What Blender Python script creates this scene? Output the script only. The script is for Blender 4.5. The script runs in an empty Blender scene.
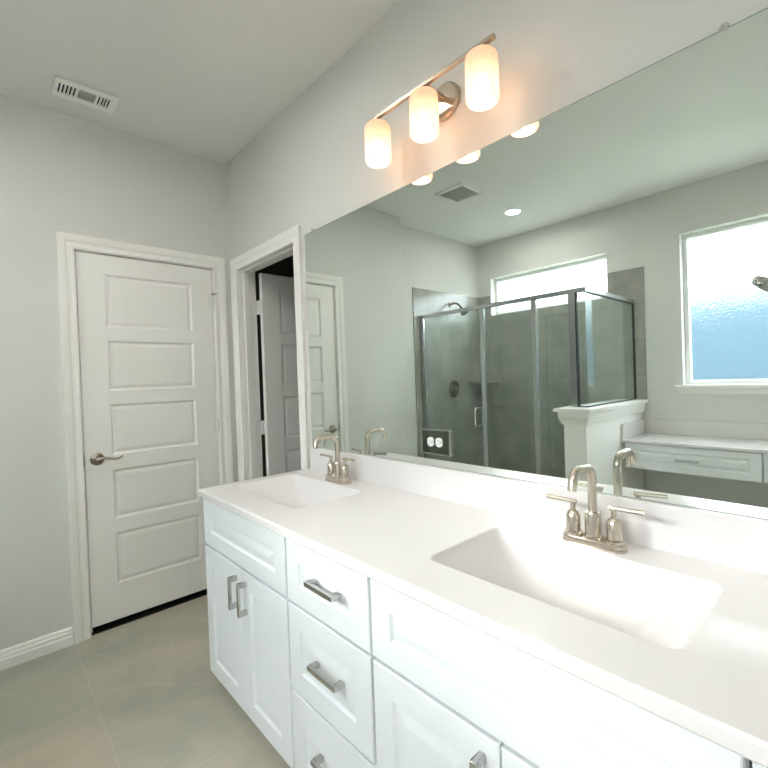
import bpy, bmesh, math, random
from mathutils import Vector, Matrix
random.seed(4)
S = bpy.context.scene
COL = S.collection

# ------------------------------------------------------------------ camera
cam_d = bpy.data.cameras.new('camera'); cam = bpy.data.objects.new('camera', cam_d); COL.objects.link(cam)
FW = Vector((-0.73786035, 0.67484848, -0.011901)); RT = Vector((0.67477786, 0.73715164, -0.03580926)); UP = Vector((0.01539298, 0.03445277, 0.99928778))
m = Matrix((RT, UP, -FW)).transposed().to_4x4(); m.translation = Vector((2.80972, -1.23237, 1.31255))
cam.matrix_world = m
cam_d.sensor_width = 36.0; cam_d.lens = 438.516 / 768 * 36.0; cam_d.clip_start = 0.02; cam_d.clip_end = 200
S.camera = cam
# ------------------------------------------------------------------ sky, sun, exposure
W = bpy.data.worlds.new('sky'); S.world = W; W.use_nodes = True
bg = W.node_tree.nodes['Background']; bg.inputs[0].default_value = (0.86, 0.935, 1.0, 1); bg.inputs[1].default_value = 9.0
sun_d = bpy.data.lights.new('sun', 'SUN'); sun = bpy.data.objects.new('sun', sun_d); COL.objects.link(sun)
sun_d.energy = 10.5; sun_d.angle = 0.18; sun_d.color = (1.0, 0.97, 0.92)
sun.rotation_euler = Vector((1.60, 2.83, -1.40)).to_track_quat('-Z', 'Y').to_euler()
def portal(x0, x1, z0, z1, y):                       # tells the renderer where daylight enters; gives no light of its own
    d = bpy.data.lights.new('window_portal', 'AREA'); o = bpy.data.objects.new('window_portal', d); COL.objects.link(o)
    d.shape = 'RECTANGLE'; d.size = x1 - x0; d.size_y = z1 - z0; d.cycles.is_portal = True
    o.location = ((x0 + x1) / 2, y, (z0 + z1) / 2); o.rotation_euler = Vector((0, 1, 0)).to_track_quat('-Z', 'Z').to_euler()
S.view_settings.view_transform = 'Standard'; S.view_settings.look = 'None'; S.view_settings.gamma = 1.0
S.view_settings.use_curve_mapping = False; S.view_settings.exposure = 1.06
S.cycles.max_bounces = 16; S.cycles.diffuse_bounces = 6; S.cycles.glossy_bounces = 8; S.cycles.transmission_bounces = 10; S.cycles.transparent_max_bounces = 16

# ------------------------------------------------------------------ constants (metres)
H = 2.761; D = 2.931; J = -0.112; FZ = -0.012        # ceiling, far wall, shower wall, floor level

# ------------------------------------------------------------------ materials
def mat(name, col, rough=0.5, metal=0.0, spec=0.5, bump=0.0, bscale=200.0, aniso=0.0):
    M = bpy.data.materials.new(name); M.use_nodes = True; nt = M.node_tree; b = nt.nodes['Principled BSDF']
    b.inputs['Base Color'].default_value = (*col, 1); b.inputs['Roughness'].default_value = rough; b.inputs['Metallic'].default_value = metal
    b.inputs['Specular IOR Level'].default_value = spec
    if aniso: b.inputs['Anisotropic'].default_value = aniso
    if bump:
        tc = nt.nodes.new('ShaderNodeTexCoord'); n = nt.nodes.new('ShaderNodeTexNoise'); bp = nt.nodes.new('ShaderNodeBump')
        n.inputs['Scale'].default_value = bscale; n.inputs['Detail'].default_value = 3
        bp.inputs['Strength'].default_value = bump; bp.inputs['Distance'].default_value = 0.002
        nt.links.new(tc.outputs['Object'], n.inputs['Vector']); nt.links.new(n.outputs['Fac'], bp.inputs['Height']); nt.links.new(bp.outputs[0], b.inputs['Normal'])
    return M
def nodes(M): return M.node_tree.nodes, M.node_tree.links
M_wall = mat('wall_paint', (0.68, 0.68, 0.655), 0.75, bump=0.35, bscale=160)
M_ceil = mat('ceiling_paint', (0.79, 0.79, 0.77), 0.85, bump=0.3, bscale=160)
M_trim = mat('trim_paint', (0.88, 0.87, 0.84), 0.4)
M_cab = mat('cabinet_paint', (0.79, 0.82, 0.84), 0.38)
M_top = mat('cultured_marble', (0.735, 0.71, 0.708), 0.18)
M_nickel = mat('brushed_nickel', (0.62, 0.565, 0.49), 0.24, 1.0)
M_pull = mat('satin_nickel', (0.58, 0.57, 0.56), 0.2, 1.0)
M_bronze = mat('dark_nickel', (0.36, 0.31, 0.26), 0.3, 1.0)
M_lampmetal = mat('lamp_nickel', (0.55, 0.46, 0.37), 0.3, 1.0)
M_chrome = mat('chrome', (0.62, 0.64, 0.65), 0.14, 1.0)
M_bright = mat('polished_chrome', (0.88, 0.88, 0.88), 0.12, 1.0)
M_alu = mat('shower_aluminium', (0.60, 0.62, 0.63), 0.26, 1.0)
M_black = mat('black_gasket', (0.015, 0.015, 0.017), 0.5)
M_dark = mat('duct_gap_dark', (0.02, 0.02, 0.02), 0.8)
M_white = mat('white_plastic', (0.82, 0.82, 0.80), 0.35)
M_clip = mat('clear_plastic', (0.50, 0.51, 0.49), 0.2)
M_register = mat('register_enamel', (0.92, 0.92, 0.90), 0.4)
M_louvre = mat('register_louvre', (0.66, 0.68, 0.65), 0.6)
M_grille = mat('fan_grille', (0.42, 0.43, 0.39), 0.6)
M_mirror = mat('mirror_silver', (0.80, 0.86, 0.825), 0.0, 1.0)
M_edge = mat('mirror_edge', (0.20, 0.27, 0.25), 0.2)
M_plate = mat('mirror_plate', (0.50, 0.53, 0.47), 0.03, 1.0)
M_grey = mat('grey_rubber', (0.42, 0.42, 0.40), 0.42)
M_vinyl = mat('window_vinyl', (0.80, 0.81, 0.80), 0.4)
M_ground = mat('outside_ground', (0.25, 0.27, 0.2), 0.9)
M_fence = mat('outside_siding', (0.022, 0.044, 0.062), 0.8)
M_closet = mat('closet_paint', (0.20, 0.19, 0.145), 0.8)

def make_glass():                                    # clear thin shower glass, slightly green
    M = bpy.data.materials.new('shower_glass'); M.use_nodes = True; N, L = nodes(M); N.clear()
    o = N.new('ShaderNodeOutputMaterial'); t = N.new('ShaderNodeBsdfTransparent'); g = N.new('ShaderNodeBsdfGlossy'); f = N.new('ShaderNodeFresnel'); x = N.new('ShaderNodeMixShader')
    t.inputs[0].default_value = (0.925, 0.962, 0.948, 1); g.inputs['Roughness'].default_value = 0.02; g.inputs[0].default_value = (0.95, 1, 1, 1); gm = N.new('ShaderNodeNewGeometry'); ma = N.new('ShaderNodeMath'); ma.operation = 'MULTIPLY_ADD'; ma.inputs[1].default_value = 1 / 1.45 - 1.45; ma.inputs[2].default_value = 1.45; L.new(gm.outputs['Backfacing'], ma.inputs[0]); L.new(ma.outputs[0], f.inputs[0])
    L.new(f.outputs[0], x.inputs[0]); L.new(t.outputs[0], x.inputs[1]); L.new(g.outputs[0], x.inputs[2]); L.new(x.outputs[0], o.inputs[0]); return M
M_glass = make_glass()
def make_obscure(direct):                                  # obscure (rain pattern) window glass
    M = bpy.data.materials.new('obscure_glass'); M.use_nodes = True; N, L = nodes(M); N.clear()
    o = N.new('ShaderNodeOutputMaterial'); t = N.new('ShaderNodeBsdfTransparent'); g = N.new('ShaderNodeBsdfRefraction'); x = N.new('ShaderNodeMixShader')
    g.inputs['Roughness'].default_value = 0.36; g.inputs['IOR'].default_value = 1.3; x.inputs[0].default_value = 1 - direct
    tc = N.new('ShaderNodeTexCoord'); v = N.new('ShaderNodeTexVoronoi'); v.inputs['Scale'].default_value = 75; bp = N.new('ShaderNodeBump'); bp.inputs['Strength'].default_value = 0.8; bp.inputs['Distance'].default_value = 0.004
    L.new(tc.outputs['Object'], v.inputs['Vector']); L.new(v.outputs['Distance'], bp.inputs['Height']); L.new(bp.outputs[0], g.inputs['Normal'])
    L.new(t.outputs[0], x.inputs[1]); L.new(g.outputs[0], x.inputs[2]); L.new(x.outputs[0], o.inputs[0]); return M
M_obscure = make_obscure(0.20); M_obscure_high = make_obscure(0.52)
def make_opal():                                     # opal lamp glass: scatters the bulb's light, lets a little straight through
    M = bpy.data.materials.new('opal_glass'); M.use_nodes = True; N, L = nodes(M); N.clear()
    o = N.new('ShaderNodeOutputMaterial'); t = N.new('ShaderNodeBsdfTransparent'); g = N.new('ShaderNodeBsdfTranslucent'); d = N.new('ShaderNodeBsdfDiffuse'); x = N.new('ShaderNodeMixShader'); y = N.new('ShaderNodeMixShader')
    t.inputs[0].default_value = (1, .93, .84, 1); g.inputs[0].default_value = (0.43, 0.34, 0.27, 1); d.inputs[0].default_value = (0.85, 0.8, 0.75, 1)
    x.inputs[0].default_value = 0.86; y.inputs[0].default_value = 0.5
    L.new(t.outputs[0], x.inputs[1]); L.new(y.outputs[0], x.inputs[2]); L.new(g.outputs[0], y.inputs[1]); L.new(d.outputs[0], y.inputs[2]); L.new(x.outputs[0], o.inputs[0]); return M
M_opal = make_opal()
def emit(name, col, s):
    M = bpy.data.materials.new(name); M.use_nodes = True; N, L = nodes(M); N.clear()
    o = N.new('ShaderNodeOutputMaterial'); e = N.new('ShaderNodeEmission'); e.inputs[0].default_value = (*col, 1); e.inputs[1].default_value = s; L.new(e.outputs[0], o.inputs[0]); return M
M_bulb = emit('warm_bulb', (1.0, 0.64, 0.41), 18.0)
M_led = emit('downlight_led', (1.0, 0.965, 0.91), 120.0)

def make_floor():
    M = mat('floor_tile', (0.4, 0.38, 0.33), 0.42); N, L = nodes(M); b = N['Principled BSDF']
    tc = N.new('ShaderNodeTexCoord'); mp = N.new('ShaderNodeMapping'); mp.inputs['Location'].default_value = (-0.615, 0.925, 0)
    br = N.new('ShaderNodeTexBrick'); br.offset = 0.5; br.inputs['Scale'].default_value = 1; br.inputs['Brick Width'].default_value = 1.22; br.inputs['Row Height'].default_value = 0.61
    br.inputs['Mortar Size'].default_value = 0.0022; br.inputs['Mortar Smooth'].default_value = 0.3; br.inputs['Bias'].default_value = 0
    br.inputs['Color1'].default_value = (0.455, 0.425, 0.36, 1); br.inputs['Color2'].default_value = (0.395, 0.41, 0.355, 1); br.inputs['Mortar'].default_value = (0.52, 0.49, 0.43, 1)
    n = N.new('ShaderNodeTexNoise'); n.inputs['Scale'].default_value = 2.6; n.inputs['Detail'].default_value = 5; n.inputs['Roughness'].default_value = 0.55; n.inputs['Distortion'].default_value = 0.5
    sc = N.new('ShaderNodeMapping'); sc.inputs['Scale'].default_value = (1.0, 0.6, 1); sc.inputs['Rotation'].default_value = (0, 0, 0.5)
    cr = N.new('ShaderNodeValToRGB'); cr.color_ramp.elements[0].position = .33; cr.color_ramp.elements[1].position = .68
    cr.color_ramp.elements[0].color = (0.80, 0.84, 0.82, 1); cr.color_ramp.elements[1].color = (1.18, 1.12, 1.04, 1)
    v = N.new('ShaderNodeTexNoise'); v.inputs['Scale'].default_value = 1.6; v.inputs['Detail'].default_value = 6; v.inputs['Distortion'].default_value = 1.6
    vr = N.new('ShaderNodeValToRGB'); e = vr.color_ramp.elements; e[0].position = .485; e[1].position = .515; e[0].color = (0, 0, 0, 1); e[1].color = (0, 0, 0, 1); k = e.new(.5); k.color = (1, 1, 1, 1)
    mx = N.new('ShaderNodeMixRGB'); mx.blend_type = 'MULTIPLY'; mx.inputs[0].default_value = 1
    m2 = N.new('ShaderNodeMixRGB'); m2.inputs[2].default_value = (0.66, 0.62, 0.55, 1); mm = N.new('ShaderNodeMath'); mm.operation = 'MULTIPLY'; mm.inputs[1].default_value = 0.16
    L.new(tc.outputs['Object'], mp.inputs[0]); L.new(mp.outputs[0], br.inputs[0]); L.new(tc.outputs['Object'], sc.inputs[0]); L.new(sc.outputs[0], n.inputs[0]); L.new(sc.outputs[0], v.inputs[0])
    L.new(n.outputs[0], cr.inputs[0]); L.new(v.outputs[0], vr.inputs[0]); L.new(br.outputs[0], mx.inputs[1]); L.new(cr.outputs[0], mx.inputs[2])
    L.new(vr.outputs[0], mm.inputs[0]); L.new(mm.outputs[0], m2.inputs[0]); L.new(mx.outputs[0], m2.inputs[1]); L.new(m2.outputs[0], b.inputs['Base Color'])
    bp = N.new('ShaderNodeBump'); bp.inputs['Strength'].default_value = 0.25; bp.inputs['Distance'].default_value = 0.002; bp.invert = True
    L.new(br.outputs['Fac'], bp.inputs['Height']); L.new(bp.outputs[0], b.inputs['Normal']); return M
M_floor = make_floor()
def make_tile(name, axis, u0):
    M = mat(name, (0.2, 0.2, 0.19), 0.2); N, L = nodes(M); b = N['Principled BSDF']
    tc = N.new('ShaderNodeTexCoord'); sp = N.new('ShaderNodeSeparateXYZ'); cb = N.new('ShaderNodeCombineXYZ'); mp = N.new('ShaderNodeMapping'); mp.inputs['Location'].default_value = (u0, -2.182 + 0.305 * 8, 0)
    L.new(tc.outputs['Object'], sp.inputs[0]); L.new(sp.outputs[axis], cb.inputs[0]); L.new(sp.outputs[2], cb.inputs[1]); L.new(cb.outputs[0], mp.inputs[0])
    br = N.new('ShaderNodeTexBrick'); br.offset = 0.0; br.inputs['Scale'].default_value = 1; br.inputs['Brick Width'].default_value = 0.29; br.inputs['Row Height'].default_value = 0.305
    br.inputs['Mortar Size'].default_value = 0.0022; br.inputs['Mortar Smooth'].default_value = 0.2
    br.inputs['Color1'].default_value = (0.33, 0.325, 0.305, 1); br.inputs['Color2'].default_value = (0.36, 0.355, 0.335, 1); br.inputs['Mortar'].default_value = (0.25, 0.25, 0.235, 1)
    n = N.new('ShaderNodeTexNoise'); n.inputs['Scale'].default_value = 5; n.inputs['Detail'].default_value = 5; cr = N.new('ShaderNodeValToRGB')
    cr.color_ramp.elements[0].position = .3; cr.color_ramp.elements[1].position = .7; cr.color_ramp.elements[0].color = (.85, .87, .86, 1); cr.color_ramp.elements[1].color = (1.15, 1.14, 1.1, 1)
    mx = N.new('ShaderNodeMixRGB'); mx.blend_type = 'MULTIPLY'; mx.inputs[0].default_value = 1
    L.new(mp.outputs[0], br.inputs[0]); L.new(tc.outputs['Object'], n.inputs[0]); L.new(n.outputs[0], cr.inputs[0]); L.new(br.outputs[0], mx.inputs[1]); L.new(cr.outputs[0], mx.inputs[2]); L.new(mx.outputs[0], b.inputs['Base Color']); return M
M_tileL = make_tile('shower_tile', 1, 2.45 + 0.29 * 4)
M_tileB = make_tile('shower_tile_back', 0, 0.112)

# ------------------------------------------------------------------ mesh helpers
def box(bm, x0, x1, y0, y1, z0, z1):
    v = [bm.verts.new((x, y, z)) for x in (x0, x1) for y in (y0, y1) for z in (z0, z1)]
    for f in ((0, 1, 3, 2), (4, 6, 7, 5), (0, 4, 5, 1), (2, 3, 7, 6), (0, 2, 6, 4), (1, 5, 7, 3)): bm.faces.new([v[i] for i in f])
    return v
def obox(bm, M, x0, x1, y0, y1, z0, z1):
    for q in box(bm, x0, x1, y0, y1, z0, z1): q.co = M @ q.co
def lathe(bm, prof, M=None, n=32):                   # prof: (radius, height) about local z
    M = M or Matrix(); rings = []
    for r, h in prof:
        if r < 1e-6: rings.append([bm.verts.new(M @ Vector((0, 0, h)))])
        else: rings.append([bm.verts.new(M @ Vector((r * math.cos(2 * math.pi * i / n), r * math.sin(2 * math.pi * i / n), h))) for i in range(n)])
    for a, b in zip(rings, rings[1:]):
        for i in range(n):
            j = (i + 1) % n
            if len(a) == 1 and len(b) == 1: continue
            if len(a) == 1: bm.faces.new((a[0], b[j], b[i]))
            elif len(b) == 1: bm.faces.new((a[i], a[j], b[0]))
            else: bm.faces.new((a[i], a[j], b[j], b[i]))
def tube(bm, pts, r, n=16, cap=True):
    pts = [Vector(p) for p in pts]; k = len(pts); rs = r if isinstance(r, (list, tuple)) else [r] * k
    tg = [(pts[min(i + 1, k - 1)] - pts[max(i - 1, 0)]).normalized() for i in range(k)]
    a = tg[0].orthogonal().normalized(); rings = []
    for i in range(k):
        a = (a - tg[i] * a.dot(tg[i])).normalized(); b = tg[i].cross(a)
        rings.append([bm.verts.new(pts[i] + rs[i] * (a * math.cos(2 * math.pi * q / n) + b * math.sin(2 * math.pi * q / n))) for q in range(n)])
    for A, B in zip(rings, rings[1:]):
        for i in range(n): bm.faces.new((A[i], A[(i + 1) % n], B[(i + 1) % n], B[i]))
    if cap: bm.faces.new(rings[0][::-1]); bm.faces.new(rings[-1])
def arc_path(pts, rad, n=6):                         # polyline with rounded corners
    pts = [Vector(p) for p in pts]; out = [pts[0]]
    for a, b, c in zip(pts, pts[1:], pts[2:]):
        u = (a - b).normalized(); w = (c - b).normalized(); p = b + u * rad; q = b + w * rad
        for i in range(n + 1):
            t = i / n; out.append((1 - t) ** 2 * p + 2 * t * (1 - t) * b + t * t * q)
    out.append(pts[-1]); return out
def sweep(bm, prof, path, closed=False):             # prof: list of (offset vectors fn index) handled by caller
    rings = [[bm.verts.new(p) for p in ring] for ring in path]
    n = len(rings[0])
    for A, B in zip(rings, rings[1:]):
        for i in range(n - (0 if closed else 1)): bm.faces.new((A[i], A[(i + 1) % n], B[(i + 1) % n], B[i]))
    return rings
def obj(name, bm, material, parent=None, smooth=0.0, bevel=0.0, seg=2):
    bmesh.ops.remove_doubles(bm, verts=bm.verts, dist=1e-6); bmesh.ops.recalc_face_normals(bm, faces=bm.faces)
    me = bpy.data.meshes.new(name); bm.to_mesh(me); bm.free(); me.materials.append(material)
    o = bpy.data.objects.new(name, me); COL.objects.link(o)
    if parent is not None:
        o.parent = parent
        root = parent
        o.matrix_parent_inverse = Matrix.Translation(-world_loc(parent))
    if bevel:
        b = o.modifiers.new('bevel', 'BEVEL'); b.width = bevel; b.segments = seg; b.limit_method = 'ANGLE'; b.angle_limit = 0.6
    if smooth:
        for p in me.polygons: p.use_smooth = True
        try: me.set_sharp_from_angle(angle=smooth)
        except Exception: pass
    return o
def world_loc(o):
    v = Vector(o.location)
    if o.parent: v = v + o.matrix_parent_inverse.translation + world_loc(o.parent)
    return v
def tag(o, label, cat, group=None, kind=None):
    o['label'] = label; o['category'] = cat
    if group: o['group'] = group
    if kind: o['kind'] = kind
    return o
def empty(name, loc, label, cat, group=None, kind=None):
    o = bpy.data.objects.new(name, None); COL.objects.link(o); o.location = loc; o.empty_display_size = 0.05
    return tag(o, label, cat, group, kind)
def copy_tree(o, delta, parent=None):
    c = o.copy(); COL.objects.link(c)
    if parent is not None:
        pinv = o.matrix_parent_inverse.copy(); c.parent = parent; c.matrix_parent_inverse = pinv
    else: c.location = Vector(o.location) + Vector(delta)
    for ch in [q for q in bpy.data.objects if q.parent == o]: copy_tree(ch, delta, c)
    return c
NB = bmesh.new
SM = math.radians(35)

def slab(bm, M, w, h, t, panels, prof, edge=0.002):
    """panel-fronted slab in local u (0..w), v (0..h), outward n = 0 at the face and -t at the back; panels: (u0,u1,v0,v1); prof: (inset, depth) loops"""
    P = lambda u, v, n: bm.verts.new(M @ Vector((u, v, n)))
    us = sorted({edge, w - edge} | {p[0] for p in panels} | {p[1] for p in panels}); vs = sorted({edge, h - edge} | {p[2] for p in panels} | {p[3] for p in panels})
    for u0, u1 in zip(us, us[1:]):
        for v0, v1 in zip(vs, vs[1:]):
            if any(p[0] - 1e-6 <= u0 and u1 <= p[1] + 1e-6 and p[2] - 1e-6 <= v0 and v1 <= p[3] + 1e-6 for p in panels): continue
            bm.faces.new([P(u0, v0, 0), P(u1, v0, 0), P(u1, v1, 0), P(u0, v1, 0)])
    for a, b, c, d in panels:
        loops = [[P(a, c, 0), P(b, c, 0), P(b, d, 0), P(a, d, 0)]]
        for i, n in prof: loops.append([P(a + i, c + i, -n), P(b - i, c + i, -n), P(b - i, d - i, -n), P(a + i, d - i, -n)])
        for A, B in zip(loops, loops[1:]):
            for k in range(4): bm.faces.new((A[k], A[(k + 1) % 4], B[(k + 1) % 4], B[k]))
        bm.faces.new(loops[-1])
    o = [(e, n) for e, n in ((edge, 0), (0, edge), (0, t))]; L = [[P(e, e, -n), P(w - e, e, -n), P(w - e, h - e, -n), P(e, h - e, -n)] for e, n in o]
    for k in range(4):                                # outer border: subdivide the first edge to weld to the grid
        pass
    for A, B in zip(L, L[1:]):
        for k in range(4): bm.faces.new((A[k], A[(k + 1) % 4], B[(k + 1) % 4], B[k]))
    bm.faces.new(L[-1][::-1])
def frame_m(o, u, v):
    u = Vector(u); v = Vector(v); n = u.cross(v); M = Matrix((u, v, n)).transposed().to_4x4(); M.translation = Vector(o); return M
def wall_holes(bm, axis, u0, u1, z0, z1, d0, d1, holes):
    us = sorted({u0, u1} | {h[0] for h in holes} | {h[1] for h in holes}); zs = sorted({z0, z1} | {h[2] for h in holes} | {h[3] for h in holes})
    us = [u for u in us if u0 <= u <= u1]; zs = [z for z in zs if z0 <= z <= z1]
    for a, b in zip(us, us[1:]):
        for c, d in zip(zs, zs[1:]):
            if any(h[0] <= a and b <= h[1] and h[2] <= c and d <= h[3] for h in holes): continue
            if axis == 'x': box(bm, a, b, d0, d1, c, d)
            else: box(bm, d0, d1, a, b, c, d)
def casing(bm, M, w, h, legs_to, width=0.079, prof=None):
    """mitred door casing in local u, v, n round an opening 0..w x 0..h; profile from the inside edge outward"""
    prof = prof or [(0, 0), (0, .011), (.006, .013), (.016, .012), (.022, .010), (.034, .011), (.040, .015), (.060, .018), (.074, .019), (width, .017), (width, 0)]
    ring = lambda f: [M @ Vector(f(e, n)) for e, n in prof]
    path = [ring(lambda e, n: (-e, legs_to, n)), ring(lambda e, n: (-e, h + e, n)), ring(lambda e, n: (w + e, h + e, n)), ring(lambda e, n: (w + e, legs_to, n))]
    r = sweep(bm, None, path, closed=True); bm.faces.new(r[0][::-1]); bm.faces.new(r[-1])

# ================================================================== STRUCTURE
bm = NB(); box(bm, -1.3, 3.5, -3.08, 1.7, -0.1, FZ)
tag(obj('floor', bm, M_floor), 'beige grey large format stone look tile floor', 'floor', kind='structure')
bm = NB(); box(bm, -1.3, 3.5, -3.08, 1.7, H, H + 0.1)
tag(obj('ceiling', bm, M_ceil), 'flat off white painted ceiling', 'ceiling', kind='structure')
bm = NB(); wall_holes(bm, 'y', -1.55, 0.0, FZ, H, -0.112, 0.0, [(-0.867, -0.105, -1, 2.067)])
ring = [(-.112, -1.63), (-.020, -1.63)] + [(-.020 + .020 * math.sin(a * math.pi / 12), -1.61 - .020 * math.cos(a * math.pi / 12)) for a in range(1, 6)] + [(0, -1.61), (0, -1.55), (-.112, -1.55)]
A = [bm.verts.new((x, y, FZ)) for x, y in ring]; B = [bm.verts.new((x, y, H)) for x, y in ring]
for i in range(len(A)): bm.faces.new((A[i], A[(i + 1) % len(A)], B[(i + 1) % len(B)], B[i]))
tag(obj('wall_left', bm, M_wall), 'grey painted wall around the closed five panel door', 'wall', kind='structure')
bm = NB(); wall_holes(bm, 'x', -0.212, 3.4, FZ, H, 0.0, 0.115, [(0.098, 0.822, -1, 2.06)])
tag(obj('wall_right', bm, M_wall), 'grey painted wall behind the big mirror and the vanity', 'wall', kind='structure')
SW = (0.063, 1.277, 1.963, 2.369); BW = (1.832, 2.66, 1.177, 2.388)
bm = NB(); wall_holes(bm, 'x', J - 0.1, 3.4, FZ, H, -D - 0.15, -D, [SW, BW])
tag(obj('wall_opposite', bm, M_wall), 'grey painted wall with two windows, seen in the mirror', 'wall', kind='structure')
bm = NB(); box(bm, J - 0.1, J, -D, -1.62, FZ, H)
tag(obj('wall_shower', bm, M_wall), 'grey painted wall above the shower head tile', 'wall', kind='structure')
bm = NB(); box(bm, 3.4, 3.5, -D - 0.15, 0.115, FZ, H)
tag(obj('wall_near', bm, M_wall), 'grey painted end wall behind the camera', 'wall', kind='structure')
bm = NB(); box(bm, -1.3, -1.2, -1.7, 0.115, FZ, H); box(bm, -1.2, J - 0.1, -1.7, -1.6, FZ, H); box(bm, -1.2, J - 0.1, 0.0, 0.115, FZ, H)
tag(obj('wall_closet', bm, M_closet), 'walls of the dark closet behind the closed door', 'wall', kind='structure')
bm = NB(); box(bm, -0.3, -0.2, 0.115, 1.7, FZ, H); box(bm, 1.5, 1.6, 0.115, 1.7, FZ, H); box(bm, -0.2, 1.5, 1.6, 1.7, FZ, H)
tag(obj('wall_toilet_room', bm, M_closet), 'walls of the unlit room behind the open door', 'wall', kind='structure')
bm = NB(); box(bm, -1.19, -0.012, -0.845, -0.127, FZ + .0003, FZ + .004)  # near-black strip paints the closet's darkness into the gap under the door
tag(obj('door_gap_shade', bm, M_dark), 'black strip painted in as the shade in the gap under the closed door', 'floor', kind='structure')
# shower tile
bm = NB(); box(bm, J, J + 0.010, -D, -1.86, FZ, 2.182)
tag(obj('wall_tile_left', bm, M_tileL), 'grey square tile below the shower head wall', 'tile wall', kind='structure')
bm = NB(); wall_holes(bm, 'x', J + 0.010, 1.571, FZ, 2.182, -D, -D + 0.010, [(SW[0], SW[1], SW[2], 3), (1.53, 3, -1, 1.058)])
tag(obj('wall_tile_back', bm, M_tileB), 'grey square tile under the high shower window', 'tile wall', kind='structure')
# half wall with a moulded cap
HX0, HX1, HY = 1.375, 1.53, -1.80
bm = NB(); box(bm, HX0, HX1, -D, HY, FZ, 1.035)
hw = tag(obj('wall_half', bm, M_trim), 'white low wall beside the shower carrying the glass side panel', 'low wall', kind='structure')
bm = NB()
prof = [(0.0, .944), (.011, .945), (.013, .962), (.021, .968), (.022, .986), (.028, .992), (.029, 1.034), (.050, 1.036), (.052, 1.058), (-.03, 1.058)]
path = []
for (sx, sy, px, py) in ((-1, 0, HX0, -D + .011), (-1, 1, HX0, HY), (1, 1, HX1, HY), (1, 0, HX1, -D + .011)):
    path.append([Vector((px + sx * e, py + sy * e, z)) for e, z in prof])
r = sweep(bm, None, path); bm.faces.new([r[0][-1], r[1][-1], r[2][-1], r[3][-1]])
tag(obj('trim_1', bm, M_trim, smooth=0.3), 'white stepped cap moulding on the low wall by the shower', 'moulding', kind='structure')
bm = NB(); box(bm, J + 0.010, HX0, -2.03, -1.90, FZ, 0.10)
tag(obj('trim_2', bm, M_tileB, bevel=.004), 'grey tiled curb under the shower door', 'curb', kind='structure')
# baseboards
def baseboard(name, M, length, label):
    prof = [(0, 0), (.016, 0), (.016, .042), (.013, .046), (.013, .060), (.009, .066), (.009, .076), (.004, .082), (0, .084)]
    bm = NB(); r = sweep(bm, None, [[M @ Vector((0, z * 1.09, n)) for n, z in prof], [M @ Vector((length, z * 1.09, n)) for n, z in prof]], closed=True)
    bm.faces.new(r[0][::-1]); bm.faces.new(r[1]); return tag(obj(name, bm, M_trim), label, 'baseboard', kind='structure')
baseboard('baseboard_left', frame_m((0, -1.58, FZ), (0, 1, 0), (0, 0, 1)), 0.651, 'white moulded baseboard left of the closed door')
baseboard('baseboard_opposite', frame_m((3.392, -D, FZ), (-1, 0, 0), (0, 0, 1)), 1.86, 'white baseboard under the make-up counter')
# outside: ground and the neighbour's siding
bm = NB(); box(bm, -20, 25, -30, -3.2, -0.3, -0.2)
tag(obj('exterior_ground', bm, M_ground), 'ground outside the windows', 'ground', kind='structure')
bm = NB()
for i in range(19):
    z = -0.2 + i * 0.185; v = box(bm, -8, 16, -9.6, -9.4, z, z + 0.185)
    for q in v:
        if q.co.y > -9.5 and q.co.z > z + .1: q.co.y -= 0.004
tag(obj('exterior_wall', bm, M_fence), 'blurred blue board siding outside the large window', 'outside wall', kind='structure')

# ------------------------------------------------------------------ windows
def window(name, r, label, sill):
    x0, x1, z0, z1 = r; y = -D - 0.10
    root = empty(name, ((x0 + x1) / 2, y, z0), label, 'window', kind='structure')
    bm = NB(); f = 0.032; g = 0.001
    for a in ((x0 + g, x0 + f, z0 + g, z1 - g), (x1 - f, x1 - g, z0 + g, z1 - g), (x0 + f, x1 - f, z0 + g, z0 + f), (x0 + f, x1 - f, z1 - f, z1 - g)): box(bm, a[0], a[1], y - 0.035, y + 0.02, a[2], a[3])
    obj('window_frame', bm, M_vinyl, root, bevel=.003)
    bm = NB(); box(bm, x0 + f - .004, x1 - f + .004, y - 0.012, y - 0.007, z0 + f - .004, z1 - f + .004); obj('window_pane', bm, M_obscure if sill else M_obscure_high, root)
    if sill:
        pr = [(-0.09, .001), (.0, .001), (.0, .0), (.042, .0), (.046, -.006), (.046, -.018), (.040, -.024), (.026, -.027), (.024, -.040), (.020, -.055), (.016, -.072), (.0, -.075)]
        bm = NB()
        a = x0 - .045; b = x1 + .045
        ra = []
        for t in (0, 1):
            ring = []
            for e, z in pr:
                inset = 0.0 if z >= -.024 else (-.024 - z) * .6
                x = (a + inset) if t == 0 else (b - inset)
                if e < 0: x = x0 + .001 if t == 0 else x1 - .001
                elif z > 0: x = x0 + .001 if t == 0 else x1 - .001
                ring.append(Vector((x, -D + e, z0 + z)))
            ra.append(ring)
        r2 = sweep(bm, None, ra, closed=True); bm.faces.new(r2[0][::-1]); bm.faces.new(r2[1]); obj('window_sill', bm, M_trim, root)
    portal(x0 + f, x1 - f, z0 + f, z1 - f, y + 0.03)
window('window_1', SW, 'wide low window high above the shower, white with daylight', False)
window('window_2', BW, 'large pebbled glass window above the make-up counter', True)

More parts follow.
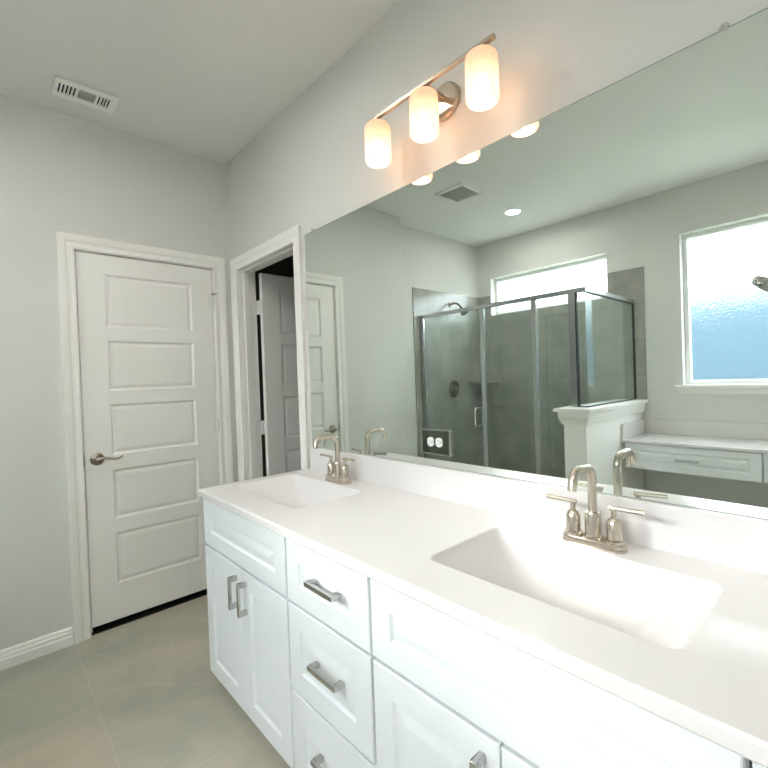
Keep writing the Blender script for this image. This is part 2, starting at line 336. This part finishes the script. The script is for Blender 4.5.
# ------------------------------------------------------------------ doors
DP = [(0.01, .004), (.012, .009), (.020, .009), (.034, .004)]
DP = [(.004, .003), (.009, .008), (.016, .009), (.024, .006), (.032, .0045)]
def door_leaf(name, M, w, h, t, parent):
    z0 = 0.03; st = .1275
    zs = [(.228, .510), (.588, .862), (.945, 1.225), (1.300, 1.577), (1.650, 1.945)]
    bm = NB(); slab(bm, M, w, h, t, [(st, w - st, a - z0, b - z0) for a, b in zs], DP); 
    return obj(name, bm, M_trim, parent)
# closed door in the left wall
d1 = empty('door_1', (0, -0.486, 0), 'closed white five panel door in the left wall', 'door', kind='structure')
door_leaf('door_leaf', frame_m((-0.004, -0.8445, 0.03), (0, 1, 0), (0, 0, 1)), 0.7175, 2.02, 0.035, d1)
bm = NB(); g = .001
box(bm, -0.111, 0.0, -0.867 + g, -0.8475, FZ, 2.054); box(bm, -0.111, 0.0, -0.124, -0.105 - g, FZ, 2.054); box(bm, -0.111, 0.0, -0.8475, -0.124, 2.054, 2.066)
box(bm, -0.085, -0.041, -0.8475, -0.836, FZ, 2.054); box(bm, -0.085, -0.041, -0.1355, -0.124, FZ, 2.054); box(bm, -0.085, -0.041, -0.836, -0.1355, 2.043, 2.054)
obj('door_jamb', bm, M_trim, d1)
bm = NB(); casing(bm, frame_m((0.0002, -0.852, 0), (0, 1, 0), (0, 0, 1)), 0.733, 2.058, FZ, width=.074); obj('door_casing', bm, M_trim, d1)
for z in (1.84, 1.05, 0.25):
    bm = NB(); lathe(bm, [(0, 0), (.0065, 0), (.0065, .09), (0, .09)], Matrix.Translation((0.004, -0.1265, z - .045)), 12); box(bm, -.003, .0015, -0.152, -0.128, z - .045, z + .045)
    h = obj('hinge', bm, M_white, d1, smooth=SM)
    if z == 1.84:
        bm = NB(); tube(bm, [(0.004, -0.1265, z + .046), (0.02, -.120, z + .052), (0.035, -.112, z + .052)], .004, 8); lathe(bm, [(0, 0), (.007, 0), (.007, .012), (0, .012)], Matrix.Translation((0.004, -0.1265, z + .0455)), 10); obj('hinge_stop', bm, M_bronze, h)
bm = NB(); lathe(bm, [(0, 0), (.033, 0), (.034, .004), (.030, .010), (.020, .014), (.015, .022), (.0135, .045), (0, .048)], Matrix.Translation((-.004, -0.788, 0.933)) @ Matrix.Rotation(math.pi / 2, 4, 'Y'), 32)
hd = obj('door_handle', bm, M_bronze, d1, smooth=SM)
bm = NB(); tube(bm, [(.034, -.788, .933), (.042, -.775, .937), (.046, -.757, .939), (.048, -.735, .935), (.049, -.713, .929), (.049, -.693, .930), (.049, -.680, .938), (.048, -.674, .943)], [.010, .0095, .0075, .0065, .006, .0055, .005, .003], 12); obj('lever', bm, M_bronze, hd, smooth=1.0)
bm = NB(); box(bm, -.002, .0008, -0.8535, -0.8462, .905, .965); obj('strike_plate', bm, M_bronze, d1)
# open door in the mirror wall
d2 = empty('door_2', (0.46, 0.05, 0), 'open white door swung into the unlit room, beside the mirror', 'door', kind='structure')
bm = NB()
box(bm, 0.098 + g, 0.119, 0.0, 0.1145, FZ, 2.045); box(bm, 0.801, 0.822 - g, 0.0, 0.1145, FZ, 2.045); box(bm, 0.119, 0.801, 0.0, 0.1145, 2.045, 2.059)
box(bm, 0.119, 0.131, 0.030, 0.072, FZ, 2.045); box(bm, 0.789, 0.801, 0.030, 0.072, FZ, 2.045); box(bm, 0.131, 0.789, 0.030, 0.072, 2.033, 2.045)
obj('door_jamb', bm, M_trim, d2)
bm = NB(); casing(bm, frame_m((0.114, -0.0002, 0), (1, 0, 0), (0, 0, 1)), 0.692, 2.041, FZ, width=.068); obj('door_casing', bm, M_trim, d2)
door_leaf('door_leaf', frame_m((0.172, 0.131, 0.02), (0, 1, 0), (0, 0, 1)), 0.678, 2.012, 0.035, d2)
for z in (1.81, 1.02, 0.24):
    bm = NB(); lathe(bm, [(0, 0), (.007, 0), (.007, .09), (0, .09)], Matrix.Translation((.129, .122, z - .045)), 12); box(bm, .1195, .1235, .078, .1225, z - .045, z + .045); box(bm, .126, .168, .1265, .1305, z - .045, z + .045)
    obj('hinge', bm, M_white, d2, smooth=SM)

# ================================================================== VANITY
YF = -0.558; HC = 0.868
FP = [(.004, .005), (.007, .0075), (.012, .0075), (.040, .0035)]
def front(name, x0, x1, z0, z1, parent, inset=.066, y=YF):
    w = x1 - x0; h = z1 - z0; ins = min(inset, h * .31)
    bm = NB(); slab(bm, frame_m((x0, y, z0), (1, 0, 0), (0, 0, 1)), w, h, .019, [(inset, w - inset, ins, h - ins)], FP, .0025); return obj(name, bm, M_cab, parent)
def pull(x, z, L, vertical, parent, y=YF):
    bm = NB(); h = L / 2; a = .0065; d = .025
    M = Matrix.Translation((x, y, z)) @ (Matrix.Rotation(math.pi / 2, 4, 'Y') if vertical else Matrix())
    obox(bm, M, -h, h, -d - .009, -d, -a, a); obox(bm, M, -h, -h + .018, -d, 0, -a, a); obox(bm, M, h - .018, h, -d, 0, -a, a)
    return obj('handle', bm, M_pull, parent, bevel=.0012)
def carcass(x0, x1, parent, sink):
    bm = NB(); yb = -.002; yf = YF + .0205; t = .018; zt = HC - .0305
    box(bm, x0, x0 + t, yf, yb, .097, zt); box(bm, x1 - t, x1, yf, yb, .097, zt); box(bm, x0, x0 + t, YF + .08, yb, FZ, .097); box(bm, x1 - t, x1, YF + .08, yb, FZ, .097); box(bm, x0 + t, x1 - t, yb - .006, yb, 0.10, zt); box(bm, x0 + t, x1 - t, yf, yb - .006, .10, .118)
    box(bm, x0 + t, x1 - t, YF + .08, YF + .095, FZ, .10); box(bm, x0 + t, x1 - t, yf, yf + .02, zt - .04, zt)
    box(bm, x0 + t, x0 + t + .02, yf, yf + .02, .118, zt - .04); box(bm, x1 - t - .02, x1 - t, yf, yf + .02, .118, zt - .04); box(bm, x0 + t, x1 - t, yf, yf + .02, .60, .64)
    return obj('body', bm, M_cab, parent)
ZB, ZM0, ZM1, ZT = .096, .632, .642, .832
def sink_base(name, x0, x1, label, doors_mid):
    r = empty(name, ((x0 + x1) / 2, -.28, 0), label, 'cabinet'); carcass(x0, x1, r, True)
    front('false_front', x0 + .003, x1 - .003, ZM1, ZT, r)
    dl = front('door', x0 + .003, doors_mid - .0017, ZB, ZM0, r); dr = front('door', doors_mid + .0017, x1 - .003, ZB, ZM0, r)
    pull(doors_mid - .038, .541, .118, True, dl); pull(doors_mid + .038, .541, .118, True, dr); return r
sink_base('sink_cabinet', .905, 1.590, 'white two door sink cabinet at the far end, next to the open doorway', 1.258)
r = empty('drawer_cabinet', (1.79, -.28, 0), 'white cabinet of three stacked drawers between the two sinks', 'cabinet'); carcass(1.592, 1.990, r, False)
for a, b, hz in ((ZM1, ZT, .748), (.368, ZM0, .512), (ZB, .358, .245)):
    dr = front('drawer', 1.595, 1.987, a, b, r); pull(1.812, hz, .130, False, dr)
sink_base('sink_cabinet', 1.992, 2.705, 'white two door sink cabinet under the nearer, larger looking sink', 2.350)
r = empty('filler_cabinet', (2.80, -.28, 0), 'narrow white cabinet end at the right edge of the photo', 'cabinet'); carcass(2.708, 3.02, r, False)
front('drawer', 2.7125, 3.017, ZM1, ZT, r, .05); front('door', 2.7125, 3.017, ZB, ZM0, r, .05)

# countertop with two moulded basins
CX0, CX1, CY0, CY1 = .879, 3.03, -.570, -.0205
def rrect(cx, cy, hw, hd, rad, n=8):
    out = []
    for sx, sy, a0 in ((1, 1, 0), (-1, 1, 90), (-1, -1, 180), (1, -1, 270)):
        for i in range(n + 1):
            a = math.radians(a0 + 90 * i / n); out.append(Vector((cx + sx * (hw - rad) + rad * math.cos(a), cy + sy * (hd - rad) + rad * math.sin(a), 0)))
    return out
SINKS = (1.205, 2.345); SY = -.288; SHW, SHD = .270, .157
ct = empty('vanity_countertop', (1.9, -.28, HC - .03), 'long white countertop with two moulded trough sinks and backsplash', 'countertop')
bm = NB(); e = .005; edges = []
def loop_edges(vs): return [bm.edges.new((vs[i], vs[(i + 1) % len(vs)])) for i in range(len(vs))]
top = [bm.verts.new(p) for p in ((CX0 + e, CY0 + e, HC), (CX1 - e, CY0 + e, HC), (CX1 - e, CY1, HC), (CX0 + e, CY1, HC))]
edges += loop_edges(top)
for cx in SINKS:
    vs = [bm.verts.new(p + Vector((0, 0, HC))) for p in rrect(cx, SY, SHW, SHD, .030)]; edges += loop_edges(vs)
bmesh.ops.triangle_fill(bm, edges=edges, use_beauty=True)
prev = top
for dx, z in ((e * .3, HC - e * .3), (0, HC - e), (0, HC - .026), (e * .6, HC - .030)):
    cur = [bm.verts.new(p) for p in ((CX0 + dx, CY0 + dx, z), (CX1 - dx, CY0 + dx, z), (CX1 - dx, CY1, z), (CX0 + dx, CY1, z))]
    for k in range(4): bm.faces.new((prev[k], prev[(k + 1) % 4], cur[(k + 1) % 4], cur[k]))
    prev = cur
bottom_edges = [bm.edges.get((prev[i], prev[(i + 1) % 4])) for i in range(4)]
for cx in SINKS:
    vs = [bm.verts.new(p + Vector((0, 0, HC - .030))) for p in rrect(cx, SY, SHW, SHD, .030)]; bottom_edges += loop_edges(vs)
bmesh.ops.triangle_fill(bm, edges=bottom_edges, use_beauty=True)
obj('counter_slab', bm, M_top, ct)
def basin(cx):
    bm = NB(); rings = []
    def ring(hw, hd, rad, z, cxo=0, cyo=0): rings.append([bm.verts.new(p + Vector((0, 0, HC + z))) for p in rrect(cx + cxo, SY + cyo, hw, hd, rad)])
    ring(SHW, SHD, .030, 0); ring(SHW - .002, SHD - .002, .030, -.0008); ring(SHW - .0045, SHD - .004, .030, -.004); ring(SHW - .007, SHD - .005, .030, -.009)
    d = .105; bw, bd = .135, .115
    for i in range(1, 10):
        t = i / 10; zz = -.009 - d * t
        ring(SHW - .007 - (SHW - .007 - bw) * t ** 1.05, SHD - .005 - (SHD - .005 - bd) * t ** 1.3, .030 + .03 * t, zz)
    for k, (s, z) in enumerate(((.93, -.1115), (.84, -.1175), (.72, -.1205), (.55, -.1225), (.38, -.124))): ring(bw * s, bd * s, min(.06, bd * s * .9), z)
    ring(.0225, .0225, .0224, -.1255); ring(.021, .021, .0209, -.129); ring(.020, .020, .0199, -.16)
    for A, B in zip(rings, rings[1:]):
        for i in range(len(A)): bm.faces.new((A[i], A[(i + 1) % len(A)], B[(i + 1) % len(B)], B[i]))
    bm.faces.new(rings[-1]); o = obj('sink_basin', bm, M_top, ct, smooth=1.2)
    bm = NB(); lathe(bm, [(0, -.1215), (.012, -.1225), (.0185, -.1245), (.0185, -.128), (0, -.128)], Matrix.Translation((cx, SY, HC)), 24); obj('drain_stopper', bm, M_nickel, o, smooth=SM)
for cx in SINKS: basin(cx)
bm = NB(); box(bm, .9085, CX1, -.0200, -.0015, HC - .03, .981); obj('backsplash', bm, M_top, ct, bevel=.003)

# ------------------------------------------------------------------ mirror with clips, outlet
mr = empty('wall_mirror', (1.85, -.004, .97), 'very wide frameless wall mirror above the vanity backsplash', 'mirror')
MX0, MX1, MZ0, MZ1 = .909, 2.96, .982, 2.0545
bm = NB(); c = .0028
A = [bm.verts.new(p) for p in ((MX0, -.0012, MZ0), (MX1, -.0012, MZ0), (MX1, -.0012, MZ1), (MX0, -.0012, MZ1))]; B = [bm.verts.new((q.co.x, -.0038, q.co.z)) for q in A]
Cc = [bm.verts.new(p) for p in ((MX0 + c, -.0052, MZ0 + c * .4), (MX1 - c, -.0052, MZ0 + c * .4), (MX1 - c, -.0052, MZ1 - c), (MX0 + c, -.0052, MZ1 - c))]
for P_, Q_ in ((A, B), (B, Cc)):
    for k in range(4): bm.faces.new((P_[k], P_[(k + 1) % 4], Q_[(k + 1) % 4], Q_[k]))
bm.faces.new(Cc); bm.faces.new(A[::-1]); gl = obj('mirror_glass', bm, M_mirror, mr)
gl.data.materials.append(M_edge)
for p in gl.data.polygons:
    if abs(p.normal.y) < .97: p.material_index = 1
for x in (.985, 2.615):
    bm = NB(); lathe(bm, [(0, 0), (.008, 0), (.009, .004), (.007, .008), (.003, .0085), (.002, .007), (0, .007)], Matrix.Translation((x, -.0012, MZ1 + .004)) @ Matrix.Rotation(math.pi / 2, 4, 'X'), 16)
    bm2 = obj('mirror_clip', bm, M_clip, mr, smooth=SM)
ol = empty('electrical_outlet', (1.742, -.006, 1.073), 'two socket outlet in a mirrored plate set into the mirror', 'outlet')
bm = NB(); slab(bm, frame_m((1.674, -.0115, 1.027), (1, 0, 0), (0, 0, 1)), .136, .092, .0060, [], [], .004); obj('cover_plate', bm, M_plate, ol)
fr = NB()
for a in ((1.674, 1.810, 1.027, 1.0315), (1.674, 1.810, 1.1145, 1.119), (1.674, 1.6785, 1.0315, 1.1145), (1.8055, 1.810, 1.0315, 1.1145)): box(fr, a[0], a[1], -.0135, -.0100, a[2], a[3])
obj('plate_rim', fr, M_chrome, ol, bevel=.0012)
for x in (1.722, 1.762):
    bm = NB(); n = 40; pts = []
    for i in range(n):
        a = 2 * math.pi * i / n; pts.append((x + max(-.0145, min(.0145, .0172 * math.cos(a))), 1.073 + .0172 * math.sin(a)))
    A = [bm.verts.new((u, -.0112, v)) for u, v in pts]; B = [bm.verts.new((u, -.0150, v)) for u, v in pts]
    for i in range(n): bm.faces.new((A[i], A[(i + 1) % n], B[(i + 1) % n], B[i]))
    bm.faces.new(B); bm.faces.new(A[::-1]); rc = obj('receptacle', bm, M_white, ol)
    bm = NB(); box(bm, x - .0015 - .004, x + .0045 - .004, -.0153, -.0148, 1.0785, 1.0805); box(bm, x - .0015 - .004, x + .0035 - .004, -.0153, -.0148, 1.0655, 1.0675)
    lathe(bm, [(0, 0), (.0026, 0), (.0026, .0005), (0, .0005)], Matrix.Translation((x + .0075, -.0148, 1.073)) @ Matrix.Rotation(math.pi / 2, 4, 'X'), 12); obj('slots', bm, M_black, rc)

# ------------------------------------------------------------------ faucets
def faucet(cx, label):
    y = -.092; z = HC + .0003
    r = empty('faucet', (cx, y, z), label, 'faucet', 'vanity faucets')
    bm = NB(); rings = []
    for hw, hd, rad, h in ((.079, .027, .026, .0), (.079, .027, .026, .006), (.0765, .0245, .0235, .008), (.0765, .0245, .0235, .017), (.074, .022, .021, .0195)):
        rings.append([bm.verts.new(p + Vector((0, 0, z + h))) for p in rrect(cx, y, hw, hd, rad, 6)])
    for A, B in zip(rings, rings[1:]):
        for i in range(len(A)): bm.faces.new((A[i], A[(i + 1) % len(A)], B[(i + 1) % len(B)], B[i]))
    bm.faces.new(rings[-1]); bm.faces.new(rings[0][::-1]); obj('base_plate', bm, M_nickel, r, smooth=SM)
    bm = NB(); lathe(bm, [(.0235, .0190), (.0235, .026), (.0200, .029), (.0195, .080), (.0175, .086), (.0120, .0865)], Matrix.Translation((cx, y, z)), 28)
    tube(bm, arc_path([(cx, y, z + .06), (cx, y, z + .200), (cx, y - .104, z + .205), (cx, y - .113, z + .160)], .034, 10), .0112, 20)
    tp = obj('spout', bm, M_nickel, r, smooth=SM)
    for s in (-1, 1):
        hx = cx + s * .051
        bm = NB(); lathe(bm, [(.0235, .0188), (.0235, .026), (.0180, .029), (.0178, .066), (.0140, .076), (.0070, .081), (.0065, .104), (0, .1045)], Matrix.Translation((hx, y, z)), 24); hdl = obj('handle', bm, M_nickel, r, smooth=SM)
        bm = NB(); tube(bm, [(hx - s * .010, y, z + .1035), (hx + s * .0690, y - .006, z + .1065)], .0056, 14); obj('lever', bm, M_nickel, hdl, smooth=SM)
    return r
faucet(1.243, 'brushed nickel two handle faucet at the farther sink near the doorway')
faucet(2.337, 'brushed nickel two handle faucet at the nearer sink on the right')

# ------------------------------------------------------------------ vanity light
LX = (1.607, 1.838, 2.067); LY = -.120; LZT, LZB, LR = 2.257, 2.112, .0480
vl = empty('vanity_light', (1.838, 0, 2.27), 'three shade warm glowing wall light bar above the mirror', 'wall light')
bm = NB(); lathe(bm, [(0, 0), (.062, 0), (.062, .012), (.056, .018), (.018, .022), (0, .023)], Matrix.Translation((1.838, -.0005, 2.272)) @ Matrix.Rotation(math.pi / 2, 4, 'X'), 40)
obj('wall_plate', bm, M_lampmetal, vl, smooth=SM)
bm = NB(); box(bm, 1.562, 2.114, LY - .007, LY + .007, 2.274, 2.287); obj('crossbar', bm, M_lampmetal, vl, bevel=.0015)
bm = NB(); tube(bm, [(1.830, -.018, 2.276), (1.830, LY + .004, 2.283)], .006, 12); tube(bm, [(1.846, -.018, 2.276), (1.846, LY + .004, 2.283)], .006, 12); obj('arm', bm, M_lampmetal, vl, smooth=SM)
for x in LX:
    T = Matrix.Translation((x, LY, 0))
    bm = NB(); lathe(bm, [(.010, 2.278), (.010, 2.2615), (.030, 2.2595), (.030, 2.2565), (0, 2.2565)], T, 24); hol = obj('lamp_holder', bm, M_lampmetal, vl, smooth=SM)
    bm = NB(); lathe(bm, [(.012, LZT), (.030, LZT - .001), (.041, LZT - .0045), (.0465, LZT - .011), (LR, LZT - .020), (LR, LZB + .010), (LR - .003, LZB + .003), (LR - .007, LZB)], T, 40); sh = obj('lamp_shade', bm, M_opal, vl, smooth=1.0)
    bm = NB(); lathe(bm, [(0, 2.122), (.012, 2.124), (.021, 2.131), (.024, 2.142), (.021, 2.158), (.014, 2.172), (.012, 2.19), (0, 2.191)], T, 20); obj('bulb', bm, M_bulb, hol, smooth=1.2)

# ------------------------------------------------------------------ ceiling fittings
cv = empty('ceiling_vent', (.255, -.81, H), 'white slotted air register on the ceiling near the closed door', 'air vent')
vx0, vx1, vy0, vy1 = .178, .330, -.938, -.682
bm = NB(); wall = [(-.873 - .0, 0)]
slots = []
for q in (.022, .037, .052, .0665, .081, .182, .197, .2095, .2220): slots.append((vy0 + q - .004, vy0 + q + .004))
sx0, sx1 = vx0 + .033, vx1 - .033; my0, my1 = vy0 + .096, vy0 + .168
ys = sorted({vy0, vy1, my0, my1} | {q for s in slots for q in s}); xs = (vx0, sx0, sx1, vx1)
zt, zb = H - .0005, H - .012
for a, b in zip(xs, xs[1:]):
    for c, d in zip(ys, ys[1:]):
        hole = a == sx0 and (any(abs(c - s[0]) < 1e-6 for s in slots) or abs(c - my0) < 1e-6)
        if not hole: box(bm, a, b, c, d, zb, zt - .003)
obj('face_plate', bm, M_register, cv)
bm = NB(); box(bm, vx0 + .02, vx1 - .02, vy0 + .02, vy1 - .02, zt - .0025, zt); obj('duct_opening', bm, M_dark, cv)
bm = NB()
for i in range(9):
    x = sx0 + .004 + i * (sx1 - sx0 - .012) / 8; obox(bm, Matrix.Translation((x, 0, zb + .0045)) @ Matrix.Rotation(.35, 4, 'Y'), -.0075, .0075, my0, my1, -.0006, .0006)
obj('louvre', bm, M_louvre, cv)
fn = empty('exhaust_fan', (.675, -1.605, H), 'square white exhaust fan grille on the ceiling, in the mirror', 'exhaust fan')
fx0, fx1, fy0, fy1 = .535, .815, -1.748, -1.462
bm = NB()
pr = [(0, .0), (.004, .014), (.022, .020), (.034, .012)]
L = [[bm.verts.new(p) for p in ((fx0 + i, fy0 + i, H - z), (fx1 - i, fy0 + i, H - z), (fx1 - i, fy1 - i, H - z), (fx0 + i, fy1 - i, H - z))] for i, z in pr]
for A, B in zip(L, L[1:]):
    for k in range(4): bm.faces.new((A[k], A[(k + 1) % 4], B[(k + 1) % 4], B[k]))
obj('fan_frame', bm, M_white, fn)
bm = NB(); box(bm, fx0 + .033, fx1 - .033, fy0 + .033, fy1 - .033, H - .006, H - .0005); obj('fan_housing', bm, M_dark, fn)
bm = NB(); n = 15
for i in range(n):
    x = fx0 + .040 + i * (fx1 - fx0 - .080) / (n - 1); box(bm, x - .005, x + .005, fy0 + .034, fy1 - .034, H - .012, H - .0085)
obj('fan_grille', bm, M_grille, fn)
dl = empty('recessed_downlight', (.722, -2.322, H), 'round lit recessed light in the ceiling, in the mirror', 'ceiling light')
bm = NB(); lathe(bm, [(.080, 0), (.078, .006), (.066, .007), (.060, .002), (.060, 0)], Matrix.Translation((.722, -2.322, H)) @ Matrix.Rotation(math.pi, 4, 'X'), 36); obj('trim_ring', bm, M_white, dl, smooth=SM)
bm = NB(); lathe(bm, [(0, .0025), (.0605, .002), (.0605, .0005), (0, .0005)], Matrix.Translation((.722, -2.322, H)) @ Matrix.Rotation(math.pi, 4, 'X'), 36); obj('lens', bm, M_led, dl, smooth=SM)

bpy.context.view_layer.update()
for q, (x, y) in enumerate(((2.75, -1.55), (1.15, -0.95))):  # two unseen copies of the downlight, added as fill to brighten the room
    c = copy_tree(dl, (x - .722, y + 2.322, 0)); c['label'] = ('added fill light in the ceiling nearest above the camera position', 'added fill light in the ceiling above the floor between the doors and the vanity')[q]
# ------------------------------------------------------------------ shower
YS = -1.95; TL = J + .0102; ZH = 1.914
se = empty('shower_enclosure', (.7, YS, .1), 'silver framed clear glass shower enclosure with hinged door', 'shower enclosure')
bm = NB(); box(bm, TL, 1.495, YS - .018, YS + .018, ZH - .032, ZH); box(bm, 1.462, 1.495, -D + .0105, YS - .018, ZH - .032, ZH); obj('header_rail', bm, M_alu, se, bevel=.002)
def post(x0, x1, z0, z1=ZH - .032, name='post', y0=YS - .016, y1=YS + .016):
    bm = NB(); box(bm, x0, x1, y0, y1, z0, z1); return obj(name, bm, M_alu, se, bevel=.002)
post(TL, TL + .034, .102, name='wall_jamb')
post(1.076, 1.112, .102)
post(1.368, 1.418, 1.0585, name='corner_post')
for a, b in ((.640, 1.0755), (1.1125, 1.374)):
    bm = NB(); box(bm, a, b, YS - .016, YS + .016, .1005, .126); obj('sill_rail', bm, M_alu, se, bevel=.002)
bm = NB(); box(bm, .638, 1.074, YS - .003, YS + .003, .127, ZH - .034); obj('glass_panel', bm, M_glass, se)
bm = NB(); box(bm, 1.114, 1.3675, YS - .003, YS + .003, .127, ZH - .034); obj('glass_panel', bm, M_glass, se)
bm = NB(); box(bm, 1.428, 1.4870, YS - .003, YS + .003, 1.066, ZH - .034); obj('corner_glass_strip', bm, M_glass, se)
bm = NB(); box(bm, 1.481, 1.487, -D + .022, YS - .0035, 1.066, ZH - .034); obj('side_glass_panel', bm, M_glass, se)
bm = NB(); box(bm, 1.4185, 1.4275, YS - .012, YS + .012, 1.0585, ZH - .033)
box(bm, 1.4275, 1.489, YS - .008, YS + .006, 1.0585, 1.0658); box(bm, 1.476, 1.490, -D + .0215, YS - .008, 1.0585, 1.0658); box(bm, 1.476, 1.4905, -D + .0105, -D + .0215, 1.0585, ZH - .033); box(bm, 1.476, 1.490, -D + .0215, YS - .03, ZH - .041, ZH - .0335)
obj('gasket', bm, M_black, se)
dx0, dx1 = TL + .042, .612
dg = NB(); box(dg, dx0, dx1, YS - .003, YS + .003, .125, ZH - .040); dr = obj('door', dg, M_glass, se)
bm = NB(); box(bm, .596, .632, YS - .012, YS + .012, .1005, ZH - .033); box(bm, .6322, .6378, YS - .012, YS + .013, .127, ZH - .033); obj('door_stile', bm, M_alu, dr, bevel=.002)
bm = NB(); box(bm, TL + .036, TL + .046, YS - .011, YS + .011, .11, ZH - .036); obj('hinge_stile', bm, M_alu, dr, bevel=.002)
bm = NB()
for s in (1, -1):
    tube(bm, arc_path([(.550, YS, 1.03), (.550, YS + s * .055, 1.03), (.550, YS + s * .055, .875), (.550, YS, .875)], .022, 6), .0075, 12)
obj('handle', bm, M_bright, dr, smooth=SM)
# shower head, valve, shelf
sh = empty('shower_spray_arm', (J + .0102, -2.42, 2.063), 'dark curved shower arm with round head on the tiled wall', 'shower head')
bm = NB(); lathe(bm, [(0, 0), (.030, 0), (.028, .006), (.014, .010), (0, .010)], Matrix.Translation((J + .0103, -2.42, 2.063)) @ Matrix.Rotation(math.pi / 2, 4, 'Y'), 24); obj('flange', bm, M_bronze, sh, smooth=SM)
bm = NB(); tube(bm, arc_path([(J + .012, -2.42, 2.063), (J + .09, -2.42, 2.075), (J + .155, -2.42, 2.010)], .04, 8), .010, 12); obj('shower_arm', bm, M_bronze, sh, smooth=SM)
a0 = Vector((J + .150, -2.42, 2.014)); dv = Vector((.66, 0, -.75)).normalized()
bm = NB(); lathe(bm, [(0, 0), (.012, 0), (.014, .02), (.020, .034), (.040, .055), (.046, .062), (.046, .072), (0, .074)], Matrix.Translation(a0) @ dv.to_track_quat('Z', 'Y').to_matrix().to_4x4(), 28); obj('spray_head', bm, M_bronze, sh, smooth=SM)
sv = empty('shower_valve', (J + .0102, -2.44, 1.18), 'round dark shower valve plate with lever on the tiled wall', 'shower valve')
R_ = Matrix.Translation((J + .0103, -2.44, 1.18)) @ Matrix.Rotation(math.pi / 2, 4, 'Y')
bm = NB(); lathe(bm, [(0, 0), (.088, 0), (.086, .006), (.055, .014), (.030, .018), (0, .018)], R_, 40); obj('valve_plate', bm, M_bronze, sv, smooth=SM)
bm = NB(); lathe(bm, [(.026, .016), (.024, .05), (.020, .058), (0, .058)], R_, 24); tube(bm, [(J + .06, -2.44, 1.18), (J + .066, -2.385, 1.165)], [.010, .006], 10); obj('valve_lever', bm, M_pull, sv, smooth=SM)
bm = NB(); c = Vector((TL + .0002, -D + .0102, 0)); n = 10
pts = [c] + [c + Vector((.24 * math.cos(math.pi / 2 * i / n), .24 * math.sin(math.pi / 2 * i / n), 0)) for i in range(n + 1)]
A = [bm.verts.new(p + Vector((0, 0, 1.225))) for p in pts]; B = [bm.verts.new(p + Vector((0, 0, 1.245))) for p in pts]
bm.faces.new(A[::-1]); bm.faces.new(B)
for i in range(len(A)): bm.faces.new((A[i], A[(i + 1) % len(A)], B[(i + 1) % len(B)], B[i]))
tag(obj('corner_shelf', bm, M_tileB), 'small grey corner shelf in the tiled shower', 'shelf')

# ------------------------------------------------------------------ make-up counter under the large window
YB = -2.435
mc = empty('makeup_countertop', (2.4, -2.68, .75), 'low white countertop with splash under the large window, in the mirror', 'countertop')
bm = NB(); box(bm, HX1 + .001, 3.398, -D + .001, YB + .012, .752, .775); obj('counter_slab', bm, M_top, mc, bevel=.003)
bm = NB(); box(bm, HX1 + .001, 3.398, -D + .0012, -D + .019, .7755, .893); obj('backsplash', bm, M_top, mc, bevel=.002)
bm = NB(); box(bm, HX1 + .001, HX1 + .019, -D + .0195, YB + .010, .7755, .893); obj('side_splash', bm, M_top, mc, bevel=.002)
def apron(x0, x1, label):
    r = empty('makeup_apron_cabinet', ((x0 + x1) / 2, -2.68, .56), label, 'drawer unit', 'drawer units under the make-up counter')
    bm = NB(); yb = -D + .002; yf = YB - .0205
    box(bm, x0, x0 + .018, yb, yf, .575, .7515); box(bm, x1 - .018, x1, yb, yf, .575, .7515); box(bm, x0 + .018, x1 - .018, yb, yb + .015, .575, .7515); box(bm, x0 + .018, x1 - .018, yb + .015, yf, .575, .59)
    obj('body', bm, M_cab, r)
    w = x1 - x0 - .006; h = .188; bm = NB(); slab(bm, frame_m((x1 - .003, YB, .560), (-1, 0, 0), (0, 0, 1)), w, h, .019, [(.058, w - .058, .045, h - .045)], [(.004, .005), (.008, .0075), (.013, .0075), (.034, .0015)], .0025); d = obj('drawer', bm, M_cab, r)
    bm = NB(); cx = (x0 + x1) / 2; box(bm, cx - .07, cx + .07, YB + .026, YB + .034, .648, .660); box(bm, cx - .07, cx - .056, YB, YB + .026, .648, .660); box(bm, cx + .056, cx + .07, YB, YB + .026, .648, .660); obj('handle', bm, M_pull, d, bevel=.001)
apron(1.552, 2.366, 'wide white shallow drawer under the make-up counter, beside the low wall')
apron(2.368, 3.182, 'white shallow drawer cut by the right edge of the mirror view')

# ------------------------------------------------------------------ grey rounded bar end seen at the right edge of the mirror
tp = empty('camera_support', (2.93, -1.78, 0), 'grey rounded bar end in front of the large window, at the mirror\'s right', 'camera support')
p0 = Vector((2.522, -1.085, 1.657)); p1 = Vector((2.93, -1.78, 1.44)); dv = (p1 - p0).normalized()
bm = NB(); tube(bm, [p0 + dv * .028, p0 + dv * .05, p0 + dv * .2, p1], [.0215, .026, .032, .028], 24); obj('support_arm', bm, M_grey, tp, smooth=SM)
bm = NB(); lathe(bm, [(0, 0), (.010, .001), (.017, .005), (.0205, .012), (.0205, .024), (.017, .0285), (0, .0285)], Matrix.Translation(p0) @ dv.to_track_quat('Z', 'Y').to_matrix().to_4x4(), 28); obj('end_cap', bm, M_pull, tp, smooth=SM)
bm = NB(); tube(bm, [(2.93, -1.78, .02), (2.93, -1.78, 1.46)], .016, 16); lathe(bm, [(0, 0), (.14, 0), (.14, .012), (.03, .022), (0, .022)], Matrix.Translation((2.93, -1.78, 0.0005)), 32); obj('pole', bm, M_grey, tp, smooth=SM)
